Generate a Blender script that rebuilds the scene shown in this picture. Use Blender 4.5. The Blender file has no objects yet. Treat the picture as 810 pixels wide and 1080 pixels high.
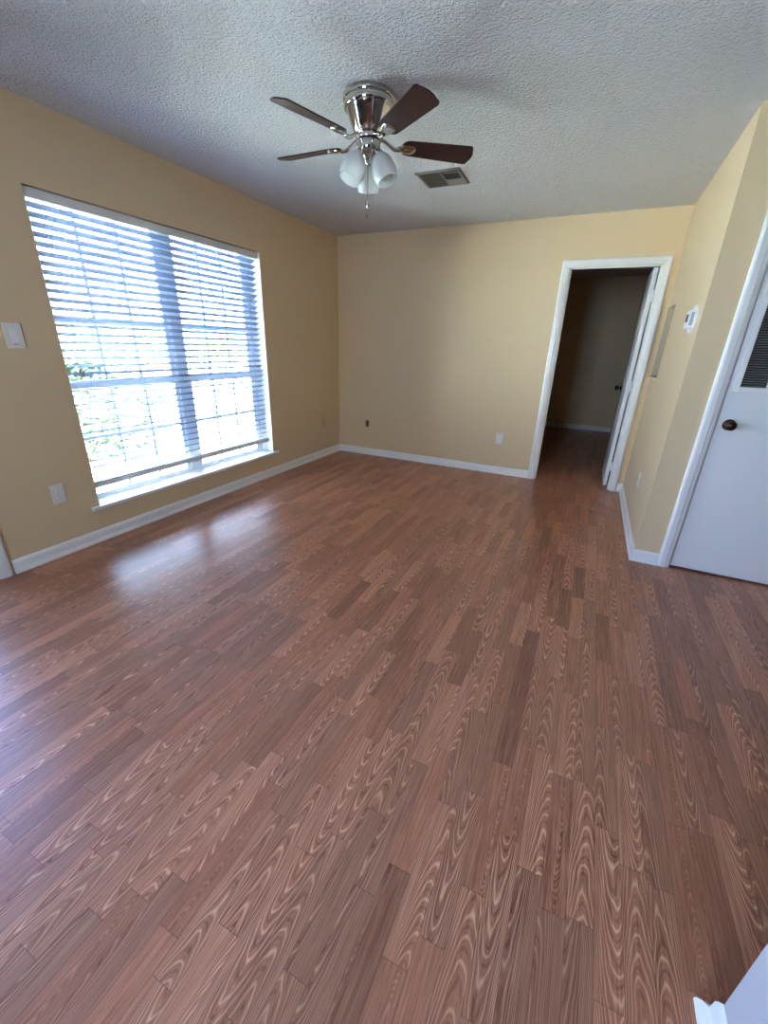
import bpy, bmesh, math, random
from mathutils import Vector, Matrix

random.seed(7)
S = bpy.context.scene
COL = S.collection

# ------------------------------------------------------------------ camera
F_PX, YAW, PITCH, ROLL = 436.0054, -0.4383, -0.3845, 0.0313
CX, CY, CZ = 2.8784, -4.6763, 1.3256
cam_data = bpy.data.cameras.new('camera')
cam_data.sensor_fit = 'HORIZONTAL'
cam_data.sensor_width = 36.0
cam_data.lens = 36.0 * F_PX / 810.0
cam_data.clip_start = 0.02
cam = bpy.data.objects.new('camera', cam_data)
COL.objects.link(cam)
_f = Vector((math.sin(YAW) * math.cos(PITCH), math.cos(YAW) * math.cos(PITCH), math.sin(PITCH)))
_r0 = Vector((math.cos(YAW), -math.sin(YAW), 0))
_u0 = _r0.cross(_f)
_r = math.cos(ROLL) * _r0 + math.sin(ROLL) * _u0
_u = -math.sin(ROLL) * _r0 + math.cos(ROLL) * _u0
_m = Matrix((_r, _u, -_f)).transposed().to_4x4()
_m.translation = Vector((CX, CY, CZ))
cam.matrix_world = _m
S.camera = cam

# ------------------------------------------------------------------ world, sun, exposure
SKY_STRENGTH = 9.0
SUN_STRENGTH = 48.0
EXPOSURE = 2.12
world = bpy.data.worlds.new('sky')
S.world = world
world.use_nodes = True
wn, wl = world.node_tree.nodes, world.node_tree.links
wn.clear()
w_out = wn.new('ShaderNodeOutputWorld')
w_bg = wn.new('ShaderNodeBackground')
w_bg.inputs['Strength'].default_value = SKY_STRENGTH
w_tc = wn.new('ShaderNodeTexCoord')
w_sep = wn.new('ShaderNodeSeparateXYZ')
w_ramp = wn.new('ShaderNodeValToRGB')
w_ramp.color_ramp.elements[0].position = 0.0
w_ramp.color_ramp.elements[0].color = (0.66, 0.81, 1.0, 1)
w_ramp.color_ramp.elements[1].position = 0.7
w_ramp.color_ramp.elements[1].color = (0.30, 0.47, 0.80, 1)
wl.new(w_tc.outputs['Generated'], w_sep.inputs[0])
wl.new(w_sep.outputs['Z'], w_ramp.inputs['Fac'])
wl.new(w_ramp.outputs['Color'], w_bg.inputs['Color'])
wl.new(w_bg.outputs[0], w_out.inputs['Surface'])
sun_d = bpy.data.lights.new('sun', 'SUN')
sun_d.energy = SUN_STRENGTH
sun_d.angle = 0.01
sun_d.color = (0.84, 0.90, 1.0)
sun = bpy.data.objects.new('sun', sun_d)
COL.objects.link(sun)
sun.rotation_euler = Vector((-0.3, -0.2, -0.95)).to_track_quat('-Z', 'Y').to_euler()
sun.location = (8, 3, 9)


def portal(name, loc, target, sx, sy):
    d = bpy.data.lights.new(name, 'AREA')
    d.shape = 'RECTANGLE'
    d.size, d.size_y = sx, sy
    d.cycles.is_portal = True
    o = bpy.data.objects.new(name, d)
    COL.objects.link(o)
    o.location = loc
    o.rotation_euler = (Vector(target) - Vector(loc)).to_track_quat('-Z', 'Y').to_euler()


portal('window_portal', (-0.20, -2.225, 1.16), (3, -2.225, 1.16), 1.85, 1.85)


portal('added_opening_portal', (2.1, -7.11, 1.475), (2.1, 0, 1.475), 0.82, 1.07)  # portal of the unseen opening added for fill light
portal('glass_door_portal', (-0.205, -4.88, 1.02), (3, -4.88, 1.02), 2.25, 2.05)

S.view_settings.view_transform = 'Standard'
S.view_settings.look = 'None'
S.view_settings.exposure = EXPOSURE
S.view_settings.gamma = 1.0
S.view_settings.use_curve_mapping = False
S.cycles.use_denoising = True
S.cycles.max_bounces = 12
S.cycles.diffuse_bounces = 8
S.cycles.transparent_max_bounces = 24
S.cycles.caustics_reflective = False
S.cycles.sample_clamp_indirect = 6.0

# ------------------------------------------------------------------ dimensions (metres)
H = 2.44
XP = 3.357            # face of the niche wall
YC = -1.641           # face of the closet wall
WY0, WY1, WZ0, WZ1 = -3.13, -1.32, 0.250, 2.055   # window opening
GY0, GY1, GZ1 = -6.00, -3.765, 2.04               # glass door opening in the left wall
DX0, DX1, DZ1 = 2.487, 3.252, 2.05                # rough opening of the doorway in the back wall
CX0, CX1, CZ1 = 3.558, 4.36, 2.05                 # rough opening of the closet door
EX, EY = 3.366, -3.986                            # corner of the white wall by the camera
YB = -7.0                                         # wall behind the camera
XR = 5.3
HY = 3.70                                         # far wall of the next room


# ------------------------------------------------------------------ material helpers
def srgb(r, g, b):
    def c(v):
        v /= 255.0
        return v / 12.92 if v <= 0.04045 else ((v + 0.055) / 1.055) ** 2.4
    return (c(r), c(g), c(b), 1.0)


def mat(name, color, rough=0.5, metal=0.0, spec=0.5, coat=0.0, bump=None):
    m = bpy.data.materials.new(name)
    m.use_nodes = True
    n, l = m.node_tree.nodes, m.node_tree.links
    b = n['Principled BSDF']
    b.inputs['Base Color'].default_value = color
    b.inputs['Roughness'].default_value = rough
    b.inputs['Metallic'].default_value = metal
    b.inputs['Specular IOR Level'].default_value = spec
    b.inputs['Coat Weight'].default_value = coat
    if bump:
        scale, strength, dist = bump
        tc = n.new('ShaderNodeTexCoord')
        nz = n.new('ShaderNodeTexNoise')
        nz.inputs['Scale'].default_value = scale
        nz.inputs['Detail'].default_value = 3
        bp = n.new('ShaderNodeBump')
        bp.inputs['Strength'].default_value = strength
        bp.inputs['Distance'].default_value = dist
        l.new(tc.outputs['Object'], nz.inputs['Vector'])
        l.new(nz.outputs['Fac'], bp.inputs['Height'])
        l.new(bp.outputs[0], b.inputs['Normal'])
    return m


M = {}
M['wall'] = mat('tan_wall_paint', (0.665, 0.52, 0.325, 1), 0.42, spec=0.4, bump=(160, 0.12, 0.004))
M['bounce_dark'] = mat('bounce_cutting_dark_panel', (0.09, 0.055, 0.035, 1), 0.5, bump=(12, 0.1, 0.004))  # dark colour put on the unseen walls to cut bounced light
M['white_trim'] = mat('white_gloss_trim', (0.80, 0.80, 0.79, 1), 0.3)
M['white_door'] = mat('white_door_paint', (0.78, 0.79, 0.80, 1), 0.28, bump=(30, 0.03, 0.004))
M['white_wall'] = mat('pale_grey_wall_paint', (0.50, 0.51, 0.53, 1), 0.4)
M['vinyl'] = mat('white_vinyl', (0.78, 0.79, 0.80, 1), 0.35)
M['plate'] = mat('white_plastic_plate', (0.72, 0.71, 0.68, 1), 0.35)
M['plastic'] = mat('white_plastic', (0.80, 0.80, 0.80, 1), 0.35)
M['grey_plastic'] = mat('grey_plastic', (0.33, 0.37, 0.42, 1), 0.4)
M['dark'] = mat('dark_slot', (0.015, 0.014, 0.013, 1), 0.6)
M['bronze'] = mat('aged_bronze', (0.055, 0.032, 0.022, 1), 0.25, metal=0.8)
M['nickel'] = mat('polished_nickel', (0.60, 0.57, 0.53, 1), 0.08, metal=1.0)
M['brass'] = mat('dull_hinge_metal', (0.55, 0.52, 0.46, 1), 0.35, metal=1.0)
M['brown_plastic'] = mat('brown_plastic', (0.085, 0.055, 0.03, 1), 0.4)
M['almond'] = mat('painted_over_plastic', (0.58, 0.45, 0.27, 1), 0.4)
M['vent_metal'] = mat('dusty_vent_metal', (0.20, 0.19, 0.175, 1), 0.5)
M['vent_dusty'] = mat('grimy_vent_metal', (0.055, 0.05, 0.035, 1), 0.6, bump=(90, 0.2, 0.002))
M['cord'] = mat('white_cord', (0.5, 0.52, 0.55, 1), 0.8)
M['tassel'] = mat('wooden_tassel', (0.16, 0.10, 0.06, 1), 0.5)
M['threshold'] = mat('aluminium_threshold', (0.55, 0.57, 0.6, 1), 0.4, metal=0.9)
M['niche_lining'] = mat('dark_taupe_niche_lining', (0.45, 0.385, 0.28, 1), 0.6)
M['cream'] = mat('cream_ledge_paint', (0.74, 0.68, 0.56, 1), 0.4)


def mat_glass(name, tint):
    m = bpy.data.materials.new(name)
    m.use_nodes = True
    n, l = m.node_tree.nodes, m.node_tree.links
    n.remove(n['Principled BSDF'])
    t = n.new('ShaderNodeBsdfTransparent')
    t.inputs['Color'].default_value = tint
    g = n.new('ShaderNodeBsdfGlossy')
    g.inputs['Roughness'].default_value = 0.02
    fr = n.new('ShaderNodeFresnel')
    fr.inputs['IOR'].default_value = 1.3
    mx = n.new('ShaderNodeMixShader')
    l.new(fr.outputs[0], mx.inputs[0])
    l.new(t.outputs[0], mx.inputs[1])
    l.new(g.outputs[0], mx.inputs[2])
    l.new(mx.outputs[0], n['Material Output'].inputs['Surface'])
    return m


def mat_frosted():
    m = mat('frosted_white_glass', (0.82, 0.83, 0.82, 1), 0.25)
    n, l = m.node_tree.nodes, m.node_tree.links
    tr = n.new('ShaderNodeBsdfTranslucent')
    tr.inputs['Color'].default_value = (0.85, 0.87, 0.86, 1)
    tp = n.new('ShaderNodeBsdfTransparent')
    mx = n.new('ShaderNodeMixShader')
    mx.inputs[0].default_value = 0.45
    mx2 = n.new('ShaderNodeMixShader')
    mx2.inputs[0].default_value = 0.10
    l.new(n['Principled BSDF'].outputs[0], mx.inputs[1])
    l.new(tr.outputs[0], mx.inputs[2])
    l.new(mx.outputs[0], mx2.inputs[1])
    l.new(tp.outputs[0], mx2.inputs[2])
    l.new(mx2.outputs[0], n['Material Output'].inputs['Surface'])
    return m


def mat_ceiling():
    m = mat('sprayed_ceiling_texture', (0.80, 0.80, 0.80, 1), 0.9, spec=0.1)
    n, l = m.node_tree.nodes, m.node_tree.links
    b = n['Principled BSDF']
    tc = n.new('ShaderNodeTexCoord')
    n1 = n.new('ShaderNodeTexNoise')
    n1.inputs['Scale'].default_value = 72
    n1.inputs['Detail'].default_value = 3
    n1.inputs['Roughness'].default_value = 0.6
    n1.inputs['Distortion'].default_value = 0.25
    r = n.new('ShaderNodeValToRGB')
    r.color_ramp.elements[0].position = 0.38
    r.color_ramp.elements[1].position = 0.68
    bp = n.new('ShaderNodeBump')
    bp.inputs['Strength'].default_value = 1.0
    bp.inputs['Distance'].default_value = 0.011
    l.new(tc.outputs['Object'], n1.inputs['Vector'])
    l.new(n1.outputs['Fac'], r.inputs['Fac'])
    l.new(r.outputs['Color'], bp.inputs['Height'])
    l.new(bp.outputs[0], b.inputs['Normal'])
    return m


class NB:
    """small node-graph builder: every call returns an output socket"""
    def __init__(s, m):
        s.n, s.l = m.node_tree.nodes, m.node_tree.links

    def put(s, sock, v):
        if hasattr(v, 'is_output'):
            s.l.new(v, sock)
        else:
            sock.default_value = v

    def math(s, op, a, b=None, c=None):
        k = s.n.new('ShaderNodeMath')
        k.operation = op
        s.put(k.inputs[0], a)
        if b is not None:
            s.put(k.inputs[1], b)
        if c is not None:
            s.put(k.inputs[2], c)
        return k.outputs[0]

    def vec(s, x, y, z=0.0):
        k = s.n.new('ShaderNodeCombineXYZ')
        for i, v in enumerate((x, y, z)):
            s.put(k.inputs[i], v)
        return k.outputs[0]

    def white(s, v):
        k = s.n.new('ShaderNodeTexWhiteNoise')
        k.noise_dimensions = '3D'
        s.put(k.inputs['Vector'], v)
        return k

    def noise(s, v, scale, detail=2, rough=0.5, dist=0.0):
        k = s.n.new('ShaderNodeTexNoise')
        s.put(k.inputs['Vector'], v)
        k.inputs['Scale'].default_value = scale
        k.inputs['Detail'].default_value = detail
        k.inputs['Roughness'].default_value = rough
        k.inputs['Distortion'].default_value = dist
        return k.outputs['Fac']

    def ramp(s, fac, stops):
        k = s.n.new('ShaderNodeValToRGB')
        e = k.color_ramp.elements
        while len(e) < len(stops):
            e.new(0.5)
        for i, (p, c) in enumerate(stops):
            e[i].position = p
            e[i].color = c
        s.put(k.inputs['Fac'], fac)
        return k.outputs['Color']

    def mix(s, fac, a, b, mode='MIX'):
        k = s.n.new('ShaderNodeMix')
        k.data_type = 'RGBA'
        k.blend_type = mode
        s.put(k.inputs[0], fac)
        s.put(k.inputs[6], a)
        s.put(k.inputs[7], b)
        return k.outputs[2]


def mat_floor():
    m = mat('red_oak_strip_laminate', (0.3, 0.15, 0.1, 1), 0.26, spec=0.5)
    g = NB(m)
    b = g.n['Principled BSDF']
    tc = g.n.new('ShaderNodeTexCoord')
    sp = g.n.new('ShaderNodeSeparateXYZ')
    g.l.new(tc.outputs['Object'], sp.inputs[0])
    x, y = sp.outputs[0], sp.outputs[1]
    W, L = 0.0640, 0.40
    u = g.math('DIVIDE', x, W)
    i = g.math('FLOOR', u)
    fu = g.math('SUBTRACT', u, i)                       # 0..1 across a strip
    ri = g.white(g.vec(i, 3.7, 1.0)).outputs['Value']
    v = g.math('ADD', g.math('DIVIDE', y, L), g.math('MULTIPLY', ri, 17.0))
    j = g.math('FLOOR', v)
    fv = g.math('SUBTRACT', v, j)
    wn_ = g.white(g.vec(i, j, 5.0))
    r1 = wn_.outputs['Value']
    sc = g.n.new('ShaderNodeSeparateColor')
    g.l.new(wn_.outputs['Color'], sc.inputs[0])
    r2, r3, r4 = sc.outputs[0], sc.outputs[1], sc.outputs[2]
    # long noise that wanders along the strip
    off = g.math('MULTIPLY', r1, 91.0)
    wander = g.noise(g.vec(g.math('MULTIPLY', x, 7.0), g.math('MULTIPLY', y, 2.2), off), 1.5, 2, 0.5)
    wig = g.noise(g.vec(g.math('MULTIPLY', x, 30.0), g.math('MULTIPLY', y, 9.0), off), 1.0, 2, 0.5)
    # cathedral rings: nested parabolas across the strip, centre differs per strip piece
    cen = g.math('ADD', g.math('MULTIPLY', g.math('SUBTRACT', r2, 0.5), 1.3), 0.5)
    du = g.math('SUBTRACT', fu, cen)
    par = g.math('MULTIPLY', g.math('MULTIPLY', du, du), g.math('ADD', g.math('MULTIPLY', r3, 12.0), 9.0))
    sgn = g.math('SUBTRACT', g.math('MULTIPLY', g.math('GREATER_THAN', r4, 0.5), 2.0), 1.0)
    along = g.math('MULTIPLY', g.math('MULTIPLY', y, sgn), g.math('ADD', g.math('MULTIPLY', r2, 12.0), 9.0))
    ph = g.math('ADD', g.math('ADD', par, along),
                g.math('ADD', g.math('MULTIPLY', wander, 4.0), g.math('MULTIPLY', wig, 1.3)))
    ring = g.math('FRACT', ph)
    cath = g.math('ABSOLUTE', g.math('SUBTRACT', g.math('MULTIPLY', ring, 2.0), 1.0))
    cath = g.math('POWER', cath, 2.6)
    # straight grain
    fine = g.noise(g.vec(g.math('MULTIPLY', x, 150.0), g.math('MULTIPLY', y, 5.0), off), 1.0, 3, 0.6)
    fine2 = g.noise(g.vec(g.math('MULTIPLY', x, 430.0), g.math('MULTIPLY', y, 14.0), off), 1.0, 2, 0.6)
    straight = g.math('GREATER_THAN', r3, 0.62)          # some pieces are straight grained
    cathw = g.math('MULTIPLY', cath, g.math('SUBTRACT', 1.0, g.math('MULTIPLY', straight, 0.8)))
    grain = g.math('ADD', g.math('MULTIPLY', cathw, 0.36),
                   g.math('ADD', g.math('MULTIPLY', fine, 0.55), g.math('MULTIPLY', fine2, 0.30)))
    streak = g.math('POWER', g.math('ABSOLUTE', g.math('SUBTRACT', g.math('MULTIPLY', g.math('FRACT', g.math('MULTIPLY', ph, 3.0)), 2.0), 1.0)), 1.5)
    grain = g.math('ADD', g.math('MULTIPLY', grain, 0.90), g.math('MULTIPLY', g.math('SUBTRACT', streak, 0.4), 0.14))
    base = g.ramp(grain, [(0.27, FLOOR_DARK), (0.46, FLOOR_MID), (0.80, FLOOR_LIGHT)])
    tone = g.math('ADD', 0.76, g.math('MULTIPLY', r1, 0.48))
    k = g.n.new('ShaderNodeVectorMath')
    k.operation = 'SCALE'
    g.l.new(base, k.inputs[0])
    g.l.new(tone, k.inputs['Scale'])
    # redder / yellower pieces
    col = g.mix(g.math('MULTIPLY', r4, 0.22), k.outputs[0], (0.45, 0.19, 0.10, 1))
    # joints
    eu = g.math('MINIMUM', fu, g.math('SUBTRACT', 1.0, fu))
    ev = g.math('MINIMUM', fv, g.math('SUBTRACT', 1.0, fv))
    seam = g.math('MAXIMUM', g.math('LESS_THAN', eu, 0.012), g.math('LESS_THAN', ev, 0.0022))
    col = g.mix(g.math('MULTIPLY', seam, 0.45), col, (0.03, 0.015, 0.01, 1))
    g.l.new(col, b.inputs['Base Color'])
    b.inputs['Roughness'].default_value = 0.31
    bp = g.n.new('ShaderNodeBump')
    bp.inputs['Strength'].default_value = 0.12
    bp.inputs['Distance'].default_value = 0.001
    g.l.new(grain, bp.inputs['Height'])
    g.l.new(bp.outputs[0], b.inputs['Normal'])
    return m


FLOOR_DARK = (0.215, 0.070, 0.036, 1)
FLOOR_MID = (0.415, 0.172, 0.097, 1)
FLOOR_LIGHT = (0.72, 0.40, 0.25, 1)


def mat_blade():
    m = mat('rosewood_blade', (0.05, 0.018, 0.014, 1), 0.3, spec=0.4)
    g = NB(m)
    tc = g.n.new('ShaderNodeTexCoord')
    mp = g.n.new('ShaderNodeMapping')
    mp.inputs['Scale'].default_value = (6, 70, 6)
    g.l.new(tc.outputs['Object'], mp.inputs['Vector'])
    f = g.noise(mp.outputs[0], 1.0, 3, 0.6, 0.4)
    g.l.new(g.ramp(f, [(0.3, (0.016, 0.006, 0.005, 1)), (0.75, (0.045, 0.016, 0.012, 1))]),
            g.n['Principled BSDF'].inputs['Base Color'])
    return m


def mat_lawn():
    m = mat('lawn_and_gravel', (0.3, 0.4, 0.15, 1), 0.9)
    g = NB(m)
    tc = g.n.new('ShaderNodeTexCoord')
    f = g.noise(tc.outputs['Object'], 0.6, 4, 0.6)
    g.l.new(g.ramp(f, [(0.42, (0.34, 0.42, 0.22, 1)), (0.55, (0.62, 0.60, 0.56, 1))]),
            g.n['Principled BSDF'].inputs['Base Color'])
    return m


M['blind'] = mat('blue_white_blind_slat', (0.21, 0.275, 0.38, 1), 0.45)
M['glass'] = mat_glass('window_glass', (0.95, 0.95, 0.965, 1))
M['dimming_glass'] = mat_glass('light_dimming_door_glass', (0.46, 0.50, 0.59, 1))  # tint added to dim and cool daylight through the unseen door
M['frosted'] = mat_frosted()
M['ceiling'] = mat_ceiling()
M['floor'] = mat_floor()
M['blade'] = mat_blade()
M['lawn'] = mat_lawn()
M['leaf'] = mat('shrub_leaf', (0.06, 0.105, 0.04, 1), 0.5)
M['stem'] = mat('shrub_stem', (0.16, 0.10, 0.06, 1), 0.8)
M['siding'] = mat('pale_siding', (0.70, 0.68, 0.63, 1), 0.7)


# ------------------------------------------------------------------ mesh helpers
def finish(name, bm, m, parent=None, smooth=False, bevel=0.0, recalc=True):
    if recalc:
        bmesh.ops.recalc_face_normals(bm, faces=bm.faces)
    me = bpy.data.meshes.new(name)
    bm.to_mesh(me)
    bm.free()
    me.materials.append(m)
    if smooth:
        for p in me.polygons:
            p.use_smooth = True
    o = bpy.data.objects.new(name, me)
    COL.objects.link(o)
    if parent is not None:
        o.parent = parent
    if bevel:
        b = o.modifiers.new('bevel', 'BEVEL')
        b.width = bevel
        b.segments = 2
        b.limit_method = 'ANGLE'
    if smooth:
        try:
            me.set_sharp_from_angle(angle=math.radians(40))
        except Exception:
            pass
    return o


def structure(o, label=None):
    o['kind'] = 'structure'
    if label:
        o['label'] = label
    return o


def tag(o, label, cat, group=None):
    o['label'] = label
    o['category'] = cat
    if group:
        o['group'] = group
    return o


def empty(name, loc=(0, 0, 0), rot=(0, 0, 0)):
    o = bpy.data.objects.new(name, None)
    COL.objects.link(o)
    o.location = loc
    o.rotation_euler = rot
    o.empty_display_size = 0.1
    return o


def box(bm, x0, x1, y0, y1, z0, z1, mtx=None):
    vs = [bm.verts.new((x, y, z)) for x in (x0, x1) for y in (y0, y1) for z in (z0, z1)]
    for f in ((0, 1, 3, 2), (4, 6, 7, 5), (0, 4, 5, 1), (2, 3, 7, 6), (0, 2, 6, 4), (1, 5, 7, 3)):
        bm.faces.new([vs[i] for i in f])
    if mtx is not None:
        bmesh.ops.transform(bm, matrix=mtx, verts=vs)
    return vs


def lathe(bm, prof, seg=32, mtx=None, close=False):
    """profile [(r, z)] turned about Z"""
    rings = []
    allv = []
    for r, z in prof:
        if r < 1e-6:
            v = bm.verts.new((0, 0, z))
            rings.append([v])
            allv.append(v)
        else:
            ring = [bm.verts.new((r * math.cos(2 * math.pi * k / seg), r * math.sin(2 * math.pi * k / seg), z)) for k in range(seg)]
            rings.append(ring)
            allv += ring
    pairs = list(zip(rings[:-1], rings[1:]))
    if close:
        pairs.append((rings[-1], rings[0]))
    for a, b in pairs:
        for k in range(seg):
            k2 = (k + 1) % seg
            if len(a) == 1 and len(b) == 1:
                continue
            if len(a) == 1:
                bm.faces.new((a[0], b[k2], b[k]))
            elif len(b) == 1:
                bm.faces.new((a[k], a[k2], b[0]))
            else:
                bm.faces.new((a[k], a[k2], b[k2], b[k]))
    if mtx is not None:
        bmesh.ops.transform(bm, matrix=mtx, verts=allv)
    return allv


def tube(bm, pts, rad, seg=10):
    """tube along points, rad a number or a list"""
    pts = [Vector(p) for p in pts]
    rings = []
    up = Vector((0, 0, 1))
    for k, p in enumerate(pts):
        d = (pts[min(k + 1, len(pts) - 1)] - pts[max(k - 1, 0)]).normalized()
        a = d.cross(up)
        if a.length < 1e-3:
            a = d.cross(Vector((1, 0, 0)))
        a.normalize()
        b = d.cross(a)
        r = rad[k] if isinstance(rad, (list, tuple)) else rad
        rings.append([bm.verts.new(p + a * r * math.cos(2 * math.pi * q / seg) + b * r * math.sin(2 * math.pi * q / seg)) for q in range(seg)])
    for A, B in zip(rings[:-1], rings[1:]):
        for q in range(seg):
            bm.faces.new((A[q], A[(q + 1) % seg], B[(q + 1) % seg], B[q]))
    bm.faces.new(rings[0])
    bm.faces.new(list(reversed(rings[-1])))


def sweep(bm, path, prof, to3d):
    """path: 2D polyline, prof: [(offset to the left of travel, height)]; mitred corners"""
    P = [Vector(p) for p in path]
    N = []
    for k in range(len(P)):
        ns = []
        if k > 0:
            d = (P[k] - P[k - 1]).normalized()
            ns.append(Vector((-d.y, d.x)))
        if k < len(P) - 1:
            d = (P[k + 1] - P[k]).normalized()
            ns.append(Vector((-d.y, d.x)))
        if len(ns) == 2:
            m = (ns[0] + ns[1]).normalized()
            N.append(m / max(0.2, m.dot(ns[0])))
        else:
            N.append(ns[0])
    rings = []
    for p, n in zip(P, N):
        rings.append([bm.verts.new(to3d(p.x + n.x * o, p.y + n.y * o, h)) for o, h in prof])
    q = len(prof)
    for A, B in zip(rings[:-1], rings[1:]):
        for k in range(q):
            bm.faces.new((A[k], A[(k + 1) % q], B[(k + 1) % q], B[k]))
    bm.faces.new(rings[0])
    bm.faces.new(list(reversed(rings[-1])))


def wall(name, axis, face, back, a0, a1, z0, z1, holes, m):
    """wall with rectangular holes [(a0, a1, z0, z1)]; axis 'x': plane x=face running along y; 'y': plane y=face along x"""
    ac = sorted({a0, a1} | {h for q in holes for h in q[:2]})
    zc = sorted({z0, z1} | {h for q in holes for h in q[2:]})
    ac = [a for a in ac if a0 <= a <= a1]
    zc = [z for z in zc if z0 <= z <= z1]
    bm = bmesh.new()
    cache = {}

    def V(a, z, d):
        k = (a, z, d)
        if k not in cache:
            p = (face if d == 0 else back)
            cache[k] = bm.verts.new((p, a, z) if axis == 'x' else (a, p, z))
        return cache[k]

    na, nz = len(ac) - 1, len(zc) - 1

    def solid(i, k):
        if i < 0 or k < 0 or i >= na or k >= nz:
            return False
        ca, cz = (ac[i] + ac[i + 1]) / 2, (zc[k] + zc[k + 1]) / 2
        return not any(h[0] < ca < h[1] and h[2] < cz < h[3] for h in holes)

    for i in range(na):
        for k in range(nz):
            if not solid(i, k):
                continue
            A, B, Z, Y = ac[i], ac[i + 1], zc[k], zc[k + 1]
            for d in (0, 1):
                bm.faces.new((V(A, Z, d), V(B, Z, d), V(B, Y, d), V(A, Y, d)))
            for di, dk, e in ((-1, 0, ((A, Z), (A, Y))), (1, 0, ((B, Z), (B, Y))), (0, -1, ((A, Z), (B, Z))), (0, 1, ((A, Y), (B, Y)))):
                if not solid(i + di, k + dk):
                    (p, q), (r, s) = e
                    bm.faces.new((V(p, q, 0), V(r, s, 0), V(r, s, 1), V(p, q, 1)))
    return structure(finish(name, bm, m))


# ------------------------------------------------------------------ floor, ceiling, walls
bm = bmesh.new()
box(bm, -0.19, XR + 0.1, YB - 0.1, HY + 0.1, -0.12, 0.0)
structure(finish('floor', bm, M['floor']))

bm = bmesh.new()
box(bm, -0.19, XR + 0.1, YB - 0.1, HY + 0.1, H, H + 0.15)
structure(finish('ceiling', bm, M['ceiling']))

wall('wall_left', 'x', 0.0, -0.19, YB, 0.115, 0, H,
     [(WY0, WY1, WZ0 - 0.022, WZ1), (GY0, GY1, 0.0, GZ1)], M['wall'])
wall('wall_back', 'y', 0.0, 0.115, 0.0, 3.60, 0, H, [(DX0, DX1, 0.0, DZ1)], M['wall'])
# niche wall: opening next to the back corner, 9 cm deep
NY0, NY1, NZ0, NZ1 = -0.44, -0.012, 1.135, 1.69
wall('wall_right', 'x', XP, XP + 0.10, YC, 0.0, 0, H, [(NY0, NY1, NZ0, NZ1)], M['wall'])
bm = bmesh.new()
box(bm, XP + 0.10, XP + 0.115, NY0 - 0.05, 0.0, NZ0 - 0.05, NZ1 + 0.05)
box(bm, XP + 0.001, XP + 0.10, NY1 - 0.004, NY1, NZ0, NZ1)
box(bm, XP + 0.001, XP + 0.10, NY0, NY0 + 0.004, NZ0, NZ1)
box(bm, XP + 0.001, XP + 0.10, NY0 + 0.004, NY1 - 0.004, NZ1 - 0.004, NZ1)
structure(finish('wall_niche', bm, M['niche_lining']))  # lining added in a darker taupe than the wall tan
wall('wall_closet', 'y', YC, YC + 0.10, XP + 0.10, XR, 0, H, [(CX0, CX1, 0.0, CZ1)], M['wall'])
wall('wall_side', 'x', XR, XR + 0.1, YB, HY, 0, H, [], M['bounce_dark'])
wall('wall_front', 'y', YB, YB - 0.1, 0.0, XR, 0, H, [(1.7, 2.5, 0.95, 2.0)], M['bounce_dark'])  # unseen opening added behind the camera for fill light
wall('wall_entry', 'y', EY, EY - 0.125, EX, XR, 0, H, [], M['white_wall'])
# the next room, seen through the doorway
wall('wall_hall_left', 'x', 1.2, 1.1, 0.115, HY, 0, H, [], M['wall'])
wall('wall_hall_right', 'x', 3.50, 3.60, 0.115, HY, 0, H, [], M['wall'])
wall('wall_hall_back', 'y', HY, HY + 0.1, 1.1, 3.60, 0, H, [], M['wall'])
# closet interior
wall('wall_closet_back', 'y', -0.6, -0.55, XP + 0.115, XR, 0, H, [], M['wall'])

# ------------------------------------------------------------------ baseboards
BASE = [(0.0, 0.0), (0.020, 0.0), (0.020, 0.006), (0.0175, 0.016), (0.0105, 0.025),
        (0.0105, 0.060), (0.0085, 0.070), (0.004, 0.079), (0.001, 0.083), (0.0, 0.083)]


def baseboard(name, path, prof=BASE, m=None):
    bm = bmesh.new()
    sweep(bm, path, prof, lambda x, y, h: (x, y, h))
    return structure(finish(name, bm, m or M['white_trim']))


# travel so that the room lies to the left
baseboard('baseboard_left', [(0.0, 0.0), (0.0, -3.683)])
baseboard('baseboard_back', [(2.432, 0.0), (0.0, 0.0)])
baseboard('baseboard_right', [(3.505, YC), (XP, YC), (XP, 0.0), (3.308, 0.0)])
baseboard('baseboard_hall', [(3.50, 0.13), (3.50, HY), (1.2, HY), (1.2, 0.13)])
BIG = [(0.0, 0.0), (0.028, 0.0), (0.026, 0.012), (0.019, 0.024), (0.010, 0.032),
       (0.009, 0.062), (0.006, 0.072), (0.001, 0.081), (0.0, 0.081)]
baseboard('baseboard_entry', [(EX, EY - 0.125), (EX, EY), (XR, EY)], BIG)

# ------------------------------------------------------------------ door casings (trim)
CASE = [(0.0, 0.0), (0.0, 0.009), (0.004, 0.012), (0.016, 0.013), (0.022, 0.017), (0.050, 0.018), (0.060, 0.014), (0.064, 0.008), (0.064, 0.0)]


def casing(name, x0, x1, z1, to3d):
    bm = bmesh.new()
    sweep(bm, [(x0, 0.0), (x0, z1), (x1, z1), (x1, 0.0)], CASE, to3d)
    return structure(finish(name, bm, M['white_trim']))


casing('trim_1', 2.498, 3.241, 2.030, lambda u, v, h: (u, -h, v))
casing('trim_2', 3.568, 4.350, 2.030, lambda u, v, h: (u, YC - h, v))
casing('trim_3', -5.99, -3.758, 2.030, lambda u, v, h: (h, u, v))


def jamb(name, boxes):
    bm = bmesh.new()
    for b in boxes:
        box(bm, *b)
    return structure(finish(name, bm, M['white_trim']))


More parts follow.
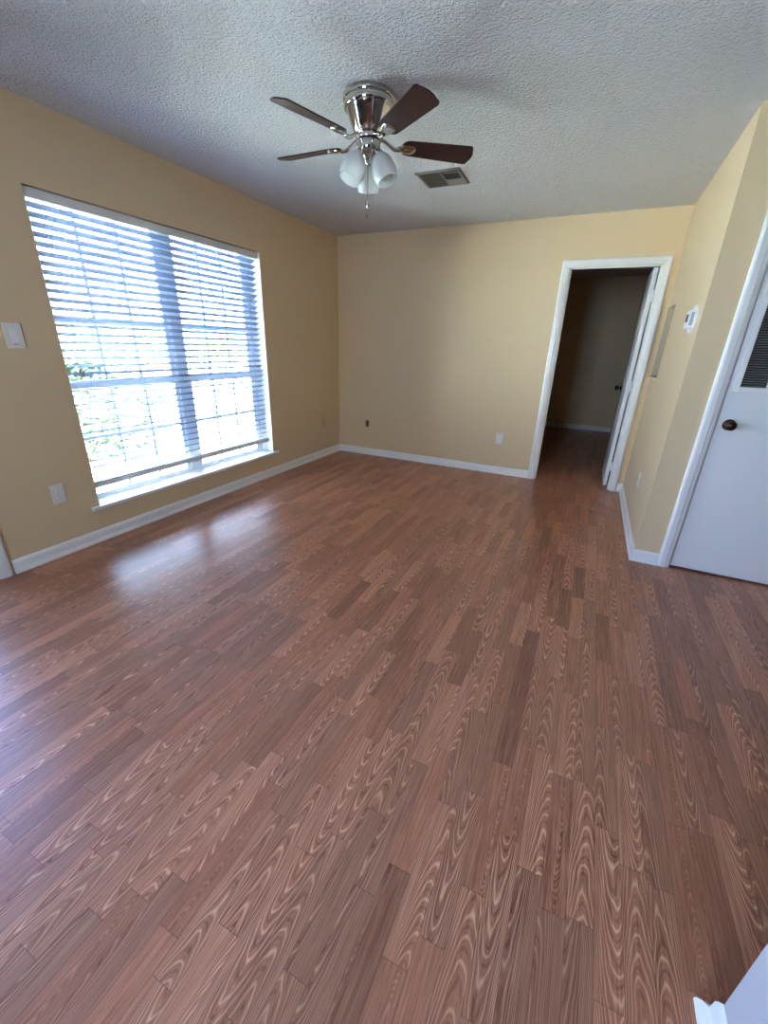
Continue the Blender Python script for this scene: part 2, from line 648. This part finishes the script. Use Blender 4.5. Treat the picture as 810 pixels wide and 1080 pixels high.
jamb('trim_4', [(DX0, 2.505, 0.0, 0.115, 0, 2.034), (3.234, DX1, 0.0, 0.115, 0, 2.034), (DX0, DX1, 0.0, 0.115, 2.034, DZ1),
                (2.505, 2.517, 0.03, 0.075, 0, 2.034), (3.228, 3.234, 0.03, 0.075, 0, 2.034), (2.517, 3.228, 0.03, 0.075, 2.022, 2.034)])
jamb('trim_5', [(CX0, 3.574, YC, YC + 0.10, 0, 2.034), (4.344, CX1, YC, YC + 0.10, 0, 2.034), (CX0, CX1, YC, YC + 0.10, 2.034, CZ1),
                (3.574, 3.586, YC + 0.045, YC + 0.09, 0, 2.034), (4.332, 4.344, YC + 0.045, YC + 0.09, 0, 2.034)])
# small ledge under the niche
bm = bmesh.new()
box(bm, XP - 0.018, XP + 0.095, NY0 - 0.012, -0.002, NZ0 - 0.022, NZ0)
structure(finish('trim_6', bm, M['cream'], bevel=0.006))

# ------------------------------------------------------------------ the window
win = structure(empty('window_1', (-0.09, (WY0 + WY1) / 2, WZ0)), 'white double window of two single-hung units with grilles in the left wall')


def wpart(name, boxes, m, parent, bevel=0.0):
    bm = bmesh.new()
    for b in boxes:
        box(bm, *b)
    o = finish(name, bm, m, None, bevel=bevel)
    base = parent
    off = Vector((0, 0, 0))
    while base is not None:
        off += base.location
        base = base.parent
    o.data.transform(Matrix.Translation(-off))
    o.parent = parent
    return o


XF0, XF1 = -0.185, -0.138
MU0, MU1 = -2.242, -2.142
wpart('window_frame', [(XF0, XF1, WY0, WY0 + 0.045, WZ0, WZ1), (XF0, XF1, WY1 - 0.045, WY1, WZ0, WZ1),
                       (XF0, XF1, WY0 + 0.045, WY1 - 0.045, WZ1 - 0.012, WZ1), (XF0, XF1, WY0 + 0.045, WY1 - 0.045, WZ0, WZ0 + 0.012)], M['vinyl'], win)
wpart('mullion', [(XF0 - 0.01, XF1 + 0.01, MU0, MU1, WZ0 + 0.012, WZ1 - 0.012)], M['vinyl'], win, 0.004)
for (y0, y1) in ((WY0 + 0.045, MU0), (MU1, WY1 - 0.045)):
    for (z0, z1, xo, low) in ((WZ0 + 0.012, 1.040, 0.0, True), (0.995, WZ1 - 0.012, -0.018, False)):
        xa, xb = -0.162 + xo, -0.144 + xo
        s = 0.032
        rb, rt = (0.018, 0.045) if low else (0.045, 0.016)
        sash = wpart('lower_sash' if low else 'upper_sash',
                     [(xa, xb, y0, y0 + s, z0, z1), (xa, xb, y1 - s, y1, z0, z1),
                      (xa, xb, y0 + s, y1 - s, z0, z0 + rb), (xa, xb, y0 + s, y1 - s, z1 - rt, z1)], M['vinyl'], win)
        zm = 0.672 if low else 1.405
        gy0, gy1 = y0 + s, y1 - s
        bars = [(xa + 0.005, xb - 0.003, gy0, gy1, zm - 0.011, zm + 0.011)]
        for t in (1, 2):
            yc = gy0 + (gy1 - gy0) * t / 3
            bars += [(xa + 0.006, xb - 0.004, yc - 0.010, yc + 0.010, z0 + rb, zm - 0.011),
                     (xa + 0.006, xb - 0.004, yc - 0.010, yc + 0.010, zm + 0.011, z1 - rt)]
        wpart('window_grille', bars, M['vinyl'], sash)
        wpart('pane', [(xa + 0.0075, xa + 0.0095, gy0, gy1, z0 + rb, z1 - rt)], M['glass'], sash)
wpart('reveal_lining', [(XF1, -0.001, WY0, WY0 + 0.004, WZ0, WZ1 - 0.004), (XF1, -0.001, WY1 - 0.004, WY1, WZ0, WZ1 - 0.004), (XF1, -0.035, WY0, WY1, WZ1 - 0.004, WZ1)], M['white_trim'], win)
wpart('window_sill', [(-0.19, 0.0, WY0, WY1, WZ0 - 0.022, WZ0), (0.0, 0.026, WY0 - 0.058, WY1 + 0.062, WZ0 - 0.024, WZ0)], M['white_trim'], win, 0.004)

# ------------------------------------------------------------------ glass door (left of the frame) in the left wall
gd = structure(empty('door_1', (-0.07, (GY0 + GY1) / 2, 0.0)), 'white framed sliding glass door in the left wall beyond the light switch')
yc = (GY0 + GY1) / 2
wpart('door_frame', [(-0.13, 0.0, GY0, GY0 + 0.04, 0, GZ1), (-0.13, 0.0, GY1 - 0.04, GY1, 0, GZ1), (-0.13, 0.0, GY0 + 0.04, GY1 - 0.04, GZ1 - 0.04, GZ1)], M['white_trim'], gd)
wpart('threshold', [(-0.13, 0.012, GY0 + 0.04, GY1 - 0.04, 0, 0.022)], M['threshold'], gd, 0.004)
ym = (GY0 + GY1) / 2
for a, b, xx in ((GY0 + 0.045, ym + 0.04, -0.125), (ym - 0.04, GY1 - 0.045, -0.08)):
    pn = wpart('door_panel', [(xx, xx + 0.04, a, a + 0.08, 0.026, GZ1 - 0.045), (xx, xx + 0.04, b - 0.08, b, 0.026, GZ1 - 0.045),
                              (xx, xx + 0.04, a + 0.08, b - 0.08, 0.026, 0.13), (xx, xx + 0.04, a + 0.08, b - 0.08, GZ1 - 0.12, GZ1 - 0.045)], M['vinyl'], gd, 0.003)
    wpart('pane', [(xx + 0.018, xx + 0.021, a + 0.08, b - 0.08, 0.13, GZ1 - 0.12)], M['dimming_glass'], pn)


# ------------------------------------------------------------------ door hardware
def knob_mesh(name, m, parent, loc, direction, r=0.027):
    """rose, neck and rounded knob; axis along direction"""
    bm = bmesh.new()
    q = Vector(direction).to_track_quat('Z', 'Y').to_matrix().to_4x4()
    prof = [(0.0, 0.0), (0.032, 0.0), (0.032, 0.004), (0.028, 0.009), (0.014, 0.012), (0.011, 0.018), (0.0115, 0.026),
            (0.018, 0.031), (r * 0.95, 0.038), (r, 0.046), (r * 0.96, 0.054), (r * 0.72, 0.061), (r * 0.35, 0.064), (0.0, 0.065)]
    lathe(bm, prof, 28, Matrix.Translation(loc) @ q)
    o = finish(name, bm, m, parent, smooth=True)
    return o


# ------------------------------------------------------------------ doorway door, swung open into the next room
hd = structure(empty('door_2', (3.2325, 0.118, 0.0)), 'white door standing open inside the doorway in the back wall')
bm = bmesh.new()
box(bm, -0.046, -0.012, 0.003, 0.713, 0.010, 2.024)
finish('door_slab', bm, M['white_door'], hd, bevel=0.002)
knob_mesh('door_knob', M['bronze'], hd, (-0.046, 0.650, 0.955), (-1, 0, 0))
knob_mesh('door_knob', M['bronze'], hd, (-0.012, 0.650, 0.955), (1, 0, 0))
for z in (0.22, 1.02, 1.80):
    bm = bmesh.new()
    box(bm, -0.042, -0.001, 0.000, 0.003, z - 0.045, z + 0.045)
    lathe(bm, [(0, z - 0.047), (0.006, z - 0.047), (0.006, z + 0.047), (0, z + 0.047)], 12, Matrix.Translation((-0.006, 0.000, 0)))
    finish('hinge', bm, M['white_trim'], hd)

# ------------------------------------------------------------------ closet door with return-air grille
cd = structure(empty('door_3', (3.580, YC + 0.008, 0.0)), 'white flush closet door with a louvred grille and dark bronze knob')
bm = bmesh.new()
box(bm, 0.0, 0.762, 0.0, 0.035, 0.014, 2.030)
finish('door_slab', bm, M['white_door'], cd, bevel=0.002)
knob_mesh('door_knob', M['bronze'], cd, (0.060, 0.0, 0.953), (0, -1, 0), 0.027)
bm = bmesh.new()
box(bm, -0.007, 0.001, -0.004, 0.020, 0.930, 0.985)
finish('strike_plate', bm, M['brass'], cd, bevel=0.001)
GX0, GX1, GZ0, GZT = 0.020, 0.600, 1.135, 1.700
gr = empty('return_grille', (0, 0, 0))
gr.parent = cd
bm = bmesh.new()
fw = 0.030
yo = -0.012
box(bm, GX0, GX0 + fw, yo, 0.0, GZ0, GZT)
box(bm, GX1 - fw, GX1, yo, 0.0, GZ0, GZT)
box(bm, GX0 + fw, GX1 - fw, yo, 0.0, GZ0, GZ0 + fw)
box(bm, GX0 + fw, GX1 - fw, yo, 0.0, GZT - fw, GZT)
ncol = 4
cw = (GX1 - GX0 - 2 * fw - 0.02 * (ncol - 1)) / ncol
for k in range(1, ncol):
    xx = GX0 + fw + k * cw + (k - 1) * 0.02
    box(bm, xx, xx + 0.02, yo + 0.002, 0.0, GZ0 + fw, GZT - fw)
finish('grille_frame', bm, M['white_trim'], gr, bevel=0.003)
bm = bmesh.new()
box(bm, GX0 + fw, GX1 - fw, -0.001, 0.0005, GZ0 + fw, GZT - fw)
finish('louver_backing', bm, M['dark'], gr)  # dark sheet behind the gaps between the louvers
bm = bmesh.new()
pz = 0.0126
nz = int((GZT - GZ0 - 2 * fw) / pz)
for k in range(ncol):
    xx = GX0 + fw + k * (cw + 0.02)
    for q in range(nz):
        z = GZ0 + fw + (q + 0.5) * pz
        box(bm, -cw / 2, cw / 2, -0.0045, 0.0045, -0.0006, 0.0006,
            Matrix.Translation((xx + cw / 2, -0.0062, z)) @ Matrix.Rotation(math.radians(28), 4, 'X'))
finish('louvers', bm, M['vent_metal'], gr)

# ------------------------------------------------------------------ window blind
bl = tag(empty('window_blind', (-0.04, (WY0 + WY1) / 2, WZ1)), 'white faux-wood horizontal blind lowered over the large window in the left wall', 'window blind')
BY0, BY1 = WY0 + 0.008, WY1 - 0.028
wpart('headrail', [(-0.072, -0.022, BY0, BY1, WZ1 - 0.045, WZ1 - 0.012)], M['blind'], bl)
wpart('valance', [(-0.018, -0.008, BY0 - 0.004, BY1 + 0.012, WZ1 - 0.056, WZ1 - 0.009)], M['plate'], bl, 0.002)
bm = bmesh.new()
TILT = math.radians(22)
z = WZ1 - 0.078
pitch = 0.0462
slat_z = []
while z > 0.428:
    slat_z.append(z)
    z -= pitch
for z in slat_z:
    # slightly crowned slat
    n = 6
    prof = []
    for k in range(n + 1):
        t = -1 + 2 * k / n
        prof.append((t * 0.0265, 0.0022 * (1 - t * t)))
    top = [(a, c + 0.0013) for a, c in prof]
    bot = [(a, c - 0.0013) for a, c in prof]
    loop = top + bot[::-1]
    ca, sa = math.cos(TILT), math.sin(TILT)
    droop = random.uniform(-0.0015, 0.0015)
    A = [bm.verts.new((-0.047 + a * ca - c * sa, BY0, z + a * sa + c * ca + droop)) for a, c in loop]
    B = [bm.verts.new((-0.047 + a * ca - c * sa, BY1, z + a * sa + c * ca)) for a, c in loop]
    for k in range(len(loop)):
        k2 = (k + 1) % len(loop)
        bm.faces.new((A[k], A[k2], B[k2], B[k]))
    bm.faces.new(A)
    bm.faces.new(B[::-1])
o = finish('slats', bm, M['blind'], None, smooth=True)
o.data.transform(Matrix.Translation(-bl.location))
o.parent = bl
wpart('bottom_rail', [(-0.073, -0.020, BY0, BY1, 0.362, 0.396), (-0.066, -0.027, BY0, BY1, 0.396, 0.403)], M['vinyl'], bl, 0.004)
for yy in (BY0 + 0.13, -2.62, -2.02, BY1 - 0.13):
    wpart('ladder_cord', [(-0.0735, -0.0722, yy - 0.0008, yy + 0.0008, 0.40, WZ1 - 0.045), (-0.0218, -0.0205, yy - 0.0008, yy + 0.0008, 0.40, WZ1 - 0.045)], M['cord'], bl)


def bpart(name, make, m):
    bm = bmesh.new()
    make(bm)
    o = finish(name, bm, m, None, smooth=True)
    o.data.transform(Matrix.Translation(-bl.location))
    o.parent = bl
    return o


for (yy, zend) in ((BY0 + 0.075, 1.125), (BY0 + 0.092, 1.105)):
    pc = bpart('pull_cord', lambda b: tube(b, [(-0.010, yy, WZ1 - 0.05), (-0.012, yy - 0.002, 1.6), (-0.012, yy, zend)], 0.0011, 6), M['cord'])
    bm = bmesh.new()
    lathe(bm, [(0, 0.012), (0.003, 0.012), (0.007, -0.008), (0.0065, -0.02), (0, -0.022)], 12, Matrix.Translation((-0.012, yy, zend)))
    t = finish('tassel', bm, M['tassel'], None, smooth=True)
    t.data.transform(Matrix.Translation(-bl.location))
    t.parent = pc
bpart('tilt_cord', lambda b: tube(b, [(-0.010, BY0 + 0.16, WZ1 - 0.05), (-0.012, BY0 + 0.162, 1.2), (-0.012, BY0 + 0.16, 0.75)], 0.0011, 6), M['cord'])

# ------------------------------------------------------------------ ceiling fan
FX, FY = 1.650, -2.370
fan = tag(empty('ceiling_fan', (FX, FY, H)), 'polished nickel five-blade ceiling fan with dark wood blades and three frosted shades', 'ceiling fan')


def fpart(name, make, m, parent=None, smooth=True, rot=0.0):
    bm = bmesh.new()
    make(bm)
    o = finish(name, bm, m, parent or fan, smooth=smooth)
    if rot:
        o.rotation_euler = (0, 0, rot)
    return o


fpart('motor_housing', lambda b: lathe(b, [(0, 0.0), (0.124, 0.0), (0.128, -0.004), (0.130, -0.016), (0.127, -0.024), (0.120, -0.027), (0.119, -0.036),
                                           (0.124, -0.040), (0.124, -0.050), (0.120, -0.056), (0.113, -0.058), (0.110, -0.066), (0.106, -0.074),
                                           (0.098, -0.092), (0.089, -0.112), (0.081, -0.130), (0.075, -0.143), (0.070, -0.150), (0.0, -0.150)], 56), M['nickel'])
fpart('rotor_ring', lambda b: lathe(b, [(0, -0.150), (0.058, -0.150), (0.058, -0.156), (0.064, -0.157), (0.066, -0.164), (0.064, -0.172), (0.058, -0.174), (0.0, -0.174)], 48), M['nickel'])
fpart('rotor_gap', lambda b: lathe(b, [(0.0, -0.173), (0.0555, -0.173), (0.0555, -0.180), (0.0, -0.180)], 40), M['dark'])
fpart('switch_housing', lambda b: lathe(b, [(0, -0.179), (0.058, -0.179), (0.060, -0.182), (0.058, -0.205), (0.055, -0.222), (0.050, -0.227), (0.034, -0.230),
                                            (0.026, -0.236), (0.022, -0.250), (0.016, -0.266), (0.008, -0.272), (0.0, -0.273)], 48), M['nickel'])
PITCHB = math.radians(14)
ZB = 2.252 - H


def blade_mesh(bm):
    out = []
    r0, r1, w0, w1 = 0.165, 0.535, 0.050, 0.064
    def half(t):
        return w0 + (w1 - w0) * t
    # root end, rounded
    for k in range(9):
        a = math.pi / 2 + math.pi * k / 8
        out.append((r0 + 0.042 + 0.042 * math.cos(a), half(0.0) * math.sin(a)))
    # lower edge to the tip, rounded tip corners, slightly bowed end
    tip = [(r1 - 0.020, -half(1.0)), (r1 - 0.008, -half(1.0) + 0.004), (r1 - 0.001, -half(1.0) + 0.016)]
    for k in range(7):
        t = -1 + 2 * k / 6
        tip.append((r1 - 0.002 + 0.012 * (1 - t * t), t * (half(1.0) - 0.020)))
    tip += [(r1 - 0.001, half(1.0) - 0.016), (r1 - 0.008, half(1.0) - 0.004), (r1 - 0.020, half(1.0))]
    out += tip
    vb = [bm.verts.new((x, y, 0.0)) for x, y in out]
    vt = [bm.verts.new((x, y, 0.0055)) for x, y in out]
    bm.faces.new(vb)
    bm.faces.new(vt[::-1])
    for k in range(len(out)):
        k2 = (k + 1) % len(out)
        bm.faces.new((vb[k], vb[k2], vt[k2], vt[k]))
    bmesh.ops.rotate(bm, verts=bm.verts, cent=(0, 0, 0), matrix=Matrix.Rotation(-PITCHB, 3, 'X'))
    bmesh.ops.translate(bm, verts=bm.verts, vec=(0, 0, ZB))


def iron_mesh(bm):
    # curved arm from the rotor, flattening into a teardrop plate under the blade
    R = Matrix.Rotation(-PITCHB, 3, 'X')
    pts = [(0.052, 0, -0.164), (0.080, 0, -0.168), (0.105, 0, -0.182), (0.130, 0, ZB - 0.008), (0.160, 0, ZB - 0.007)]
    tube(bm, pts, [0.010, 0.009, 0.0085, 0.0095, 0.010], 10)
    n = 20
    prev = None
    levels = [(1.0, -0.0005), (1.0, -0.004), (0.86, -0.008), (0.55, -0.0095), (0.0, -0.0075)]
    rings = []
    for s, h in levels:
        ring = []
        for k in range(n):
            a = 2 * math.pi * k / n
            ex = 0.048 * math.cos(a) * s
            wy = 0.030 * math.sin(a) * s * (1.0 + 0.35 * math.cos(a))
            p = R @ Vector((0.0, wy, h))
            ring.append(bm.verts.new((0.193 + ex, p.y, p.z + ZB)))
        rings.append(ring)
    for A, B in zip(rings[:-1], rings[1:]):
        for k in range(n):
            bm.faces.new((A[k], A[(k + 1) % n], B[(k + 1) % n], B[k]))
    bm.faces.new(rings[0])


for k, ang in enumerate((-108, -36, 36, 108, 180)):
    fpart('blade', blade_mesh, M['blade'], rot=math.radians(ang), smooth=False)
    fpart('blade_iron', iron_mesh, M['nickel'], rot=math.radians(ang))

TIL = math.radians(26)
for ang in (-2, 118, 238):
    rt = math.radians(ang)
    # local frame: x outward, shade axis tilted outwards and down
    start = Vector((0.052, 0, -0.226))
    ax = Matrix.Rotation(-TIL, 4, 'Y')
    base = Matrix.Translation(start) @ ax

    def sock(b):
        tube(b, [(0.028, 0, -0.222), (0.040, 0, -0.216), (0.052, 0, -0.222)], 0.008, 10)
        lathe(b, [(0, 0.004), (0.020, 0.003), (0.024, -0.004), (0.025, -0.016), (0.021, -0.020), (0, -0.020)], 24, base)
    so = fpart('shade_holder', sock, M['nickel'], rot=rt)

    def shade(b):
        out = [(0.023, -0.012), (0.032, -0.020), (0.044, -0.034), (0.053, -0.053), (0.059, -0.076), (0.0605, -0.097), (0.058, -0.116), (0.0545, -0.130), (0.054, -0.138)]
        inn = [(r - 0.003, z) for r, z in out[::-1]]
        lathe(b, out + inn, 36, base, close=True)
    fpart('lamp_shade', shade, M['frosted'], rot=rt)

    def bulb(b):
        lathe(b, [(0, -0.020), (0.012, -0.020), (0.013, -0.040), (0.019, -0.058), (0.021, -0.072), (0.016, -0.086), (0.007, -0.094), (0, -0.096)], 20, base)
    fpart('bulb', bulb, M['frosted'], rot=rt)

for (dx, dy, zend, long_) in ((0.006, -0.014, -0.425, False), (-0.004, -0.004, -0.478, True)):
    ch = fpart('pull_chain', lambda b: tube(b, [(dx, dy, -0.262), (dx, dy, zend)], 0.0012, 6), M['nickel'])
    if long_:
        prof = [(0, 0.002), (0.0035, 0.0), (0.0045, -0.006), (0.0035, -0.022), (0, -0.024)]
    else:
        prof = [(0, 0.004), (0.004, 0.001), (0.0085, -0.012), (0.009, -0.020), (0.006, -0.030), (0, -0.034)]
    bm = bmesh.new()
    lathe(bm, prof, 14, Matrix.Translation((dx, dy, zend)))
    finish('chain_fob', bm, M['nickel'], ch, smooth=True)

# ------------------------------------------------------------------ ceiling vent
vt = tag(empty('ceiling_vent', (1.650, -1.243, H), (0, 0, math.radians(1.5))), 'grimy grey square air vent set in the textured ceiling beside the fan', 'air vent')
hx, hy = 0.160, 0.152
bm = bmesh.new()
sweep(bm, [(-hx, -hy), (-hx, hy), (hx, hy), (hx, -hy), (-hx, -hy)], [(0.0, 0.0), (0.0, -0.003), (-0.010, -0.010), (-0.022, -0.010), (-0.026, -0.006), (-0.026, 0.0)], lambda x, y, h: (x, y, h))
finish('vent_frame', bm, M['vent_metal'], vt)
bm = bmesh.new()
box(bm, -hx + 0.02, hx - 0.02, -hy + 0.02, hy - 0.02, -0.0015, 0.0)
finish('duct_shade_plate', bm, M['dark'], vt)  # dark plate stands in for the shade inside the duct
bm = bmesh.new()
x0, x1 = -hx + 0.026, 0.010
y0, y1 = -hy + 0.026, hy - 0.026
for k in range(11):
    yy = y0 + (k + 0.5) * (y1 - y0) / 11
    box(bm, x0, x1, -0.0125, 0.0125, -0.0005, 0.0005, Matrix.Translation((0, yy, -0.0065)) @ Matrix.Rotation(math.radians(-16), 4, 'X'))
finish('closed_louvers', bm, M['vent_dusty'], vt)
bm = bmesh.new()
box(bm, x1, x1 + 0.006, y0, y1, -0.010, -0.002)
for k, (yy, hw) in enumerate(((y0 + 0.035, 0.004), (y1 - 0.085, 0.010), (y1 - 0.035, 0.030))):
    box(bm, x1 + 0.006, hx - 0.026, -hw, hw, -0.0006, 0.0006, Matrix.Translation((0, yy, -0.0065)) @ Matrix.Rotation(math.radians(-8), 4, 'X'))
finish('open_louvers', bm, M['vent_metal'], vt)


# ------------------------------------------------------------------ wall plates
def plate_frame(name, loc, normal):
    """Empty whose local -Y looks out of the wall"""
    rz = {'x+': math.radians(90), 'y-': 0.0, 'x-': math.radians(-90)}[normal]
    return empty(name, loc, (0, 0, rz))


def plate_body(parent, w=0.078, h=0.122, m='plate'):
    bm = bmesh.new()
    box(bm, -w / 2, w / 2, -0.006, 0.0, -h / 2, h / 2)
    return finish('cover_plate', bm, M[m], parent, bevel=0.003)


def outlet(loc, normal, label, m='plate', group=None):
    o = tag(plate_frame('wall_outlet', loc, normal), label, 'wall outlet', group)
    plate_body(o, m=m)
    for z in (0.020, -0.020):
        bm = bmesh.new()
        n = 20
        pts = []
        for k in range(n):
            a = 2 * math.pi * k / n
            pts.append((0.0165 * math.cos(a), max(-0.0125, min(0.0125, 0.0165 * math.sin(a)))))
        A = [bm.verts.new((x, -0.0085, z + y)) for x, y in pts]
        B = [bm.verts.new((x, -0.005, z + y)) for x, y in pts]
        bm.faces.new(A)
        bm.faces.new(B[::-1])
        for k in range(n):
            bm.faces.new((A[k], A[(k + 1) % n], B[(k + 1) % n], B[k]))
        rc = finish('receptacle', bm, M['almond'] if m == 'almond' else M['plastic'], o)
        bm = bmesh.new()
        box(bm, -0.0070, -0.0050, -0.0089, -0.0084, z - 0.002, z + 0.006)
        box(bm, 0.0050, 0.0070, -0.0089, -0.0084, z - 0.002, z + 0.006)
        lathe(bm, [(0, 0), (0.0022, 0), (0.0022, 0.0005), (0, 0.0005)], 10, Matrix.Translation((0, -0.0089, z - 0.0075)) @ Matrix.Rotation(math.radians(-90), 4, 'X'))
        finish('slots', bm, M['dark'], rc)
    bm = bmesh.new()
    lathe(bm, [(0, 0), (0.003, 0), (0.002, 0.0012), (0, 0.0014)], 12, Matrix.Translation((0, -0.006, 0)) @ Matrix.Rotation(math.radians(90), 4, 'X'))
    finish('screw', bm, M['brass'], o)
    return o


outlet((0.0, -3.353, 0.400), 'x+', 'white wall outlet low on the left wall, left of the window sill')
outlet((2.072, 0.0, 0.398), 'y-', 'white wall outlet low on the back wall, left of the open doorway')
outlet((0.0, -0.372, 0.428), 'x+', 'outlet painted over in the wall tan, on the left wall near the back corner', 'almond')
outlet((XP, -1.005, 0.405), 'x-', 'white wall outlet low on the side wall below the thermostat')

pj = tag(plate_frame('phone_jack', (0.415, 0.0, 0.393), 'y-'), 'small brown jack plate low on the back wall near the left corner', 'phone jack')
plate_body(pj, 0.044, 0.082, 'brown_plastic')
bm = bmesh.new()
box(bm, -0.009, 0.009, -0.0085, -0.005, -0.002, 0.022)
finish('socket', bm, M['dark'], pj, bevel=0.001)
for z in (-0.030, 0.032):
    bm = bmesh.new()
    lathe(bm, [(0, 0), (0.003, 0), (0.002, 0.0012), (0, 0.0014)], 12, Matrix.Translation((0, -0.006, z)) @ Matrix.Rotation(math.radians(90), 4, 'X'))
    finish('screw', bm, M['brass'], pj)

sw = tag(plate_frame('light_switch', (0.0, -3.352, 1.312), 'x+'), 'white rocker light switch on the left wall beside the window', 'light switch')
plate_body(sw, 0.088, 0.130)
bm = bmesh.new()
vs = box(bm, -0.017, 0.017, -0.0095, -0.004, -0.033, 0.033)
for v in vs:
    if v.co.y < -0.009 and v.co.z > 0:
        v.co.y = -0.0065
finish('rocker', bm, M['plastic'], sw, bevel=0.001)
bm = bmesh.new()
box(bm, -0.012, 0.012, -0.0068, -0.0055, -0.046, -0.041)
finish('slide_dimmer', bm, M['grey_plastic'], sw)

# ------------------------------------------------------------------ thermostat
th = tag(plate_frame('thermostat', (XP, -1.395, 1.520), 'x-'), 'white thermostat with a dark display on the side wall near its outer corner', 'thermostat')
bm = bmesh.new()
q = Matrix.Rotation(math.radians(90), 4, 'X')
lathe(bm, [(0, 0.0), (0.078, 0.0), (0.078, 0.003), (0.074, 0.006), (0, 0.006)], 40, q @ Matrix.Diagonal((1.45, 1.0, 1.0, 1.0)))
finish('wall_plate', bm, M['plastic'], th, smooth=True)
bm = bmesh.new()
box(bm, -0.075, 0.075, -0.030, -0.005, -0.050, 0.050)
finish('body', bm, M['plastic'], th, bevel=0.008)
bm = bmesh.new()
box(bm, -0.045, 0.02, -0.0315, -0.029, -0.015, 0.028)
finish('display', bm, M['dark'], th, bevel=0.001)
bm = bmesh.new()
box(bm, 0.0744, 0.0760, -0.026, -0.010, -0.036, 0.036)
finish('grey_end_panel', bm, M['grey_plastic'], th)  # grey panel on the end face toward the camera

# ------------------------------------------------------------------ outside
bm = bmesh.new()
box(bm, -60, -0.19, -45, 40, -0.30, -0.12)
structure(finish('ground', bm, M['lawn']))


def shrub(loc, rx, ry, h, n, label, seed):
    rnd = random.Random(seed)
    o = tag(empty('shrub', loc), label, 'shrub')
    bm = bmesh.new()
    for k in range(n):
        a, t = rnd.uniform(0, 2 * math.pi), rnd.uniform(0.12, 1)
        s = math.sqrt(rnd.random()) * (math.sin(min(1.0, t * 1.15) * math.pi) ** 0.5 * 0.6 + 0.4)
        c = Vector((rx * s * math.cos(a), ry * s * math.sin(a), h * t))
        e = Matrix.Rotation(rnd.uniform(0, 6.3), 3, 'Z') @ Matrix.Rotation(rnd.uniform(-1, 1), 3, 'X')
        L, w = rnd.uniform(0.045, 0.08), rnd.uniform(0.016, 0.026)
        pts = [(-L, 0, 0), (-L * 0.3, w, 0.008), (L * 0.4, w * 0.8, 0.008), (L, 0, -0.005), (L * 0.4, -w * 0.8, 0.008), (-L * 0.3, -w, 0.008)]
        bm.faces.new([bm.verts.new(c + e @ Vector(p)) for p in pts])
    finish('foliage', bm, M['leaf'], o, recalc=False)
    bm = bmesh.new()
    for k in range(7):
        a = rnd.uniform(0, 6.3)
        tube(bm, [(0.03 * math.cos(a), 0.03 * math.sin(a), 0), (rx * 0.3 * math.cos(a), ry * 0.3 * math.sin(a), h * 0.4), (rx * 0.6 * math.cos(a), ry * 0.6 * math.sin(a), h * 0.8)], [0.012, 0.009, 0.004], 6)
    finish('stems', bm, M['stem'], o)
    return o


shrub((-2.6, -1.75, -0.12), 0.80, 1.15, 1.15, 2600, 'green shrub outside, seen through the lower left panes of the window', 3)
shrub((-9.0, 3.9, -0.12), 0.9, 3.2, 1.3, 1600, 'low green hedge farther off outside, seen through the lower right panes of the window', 5)
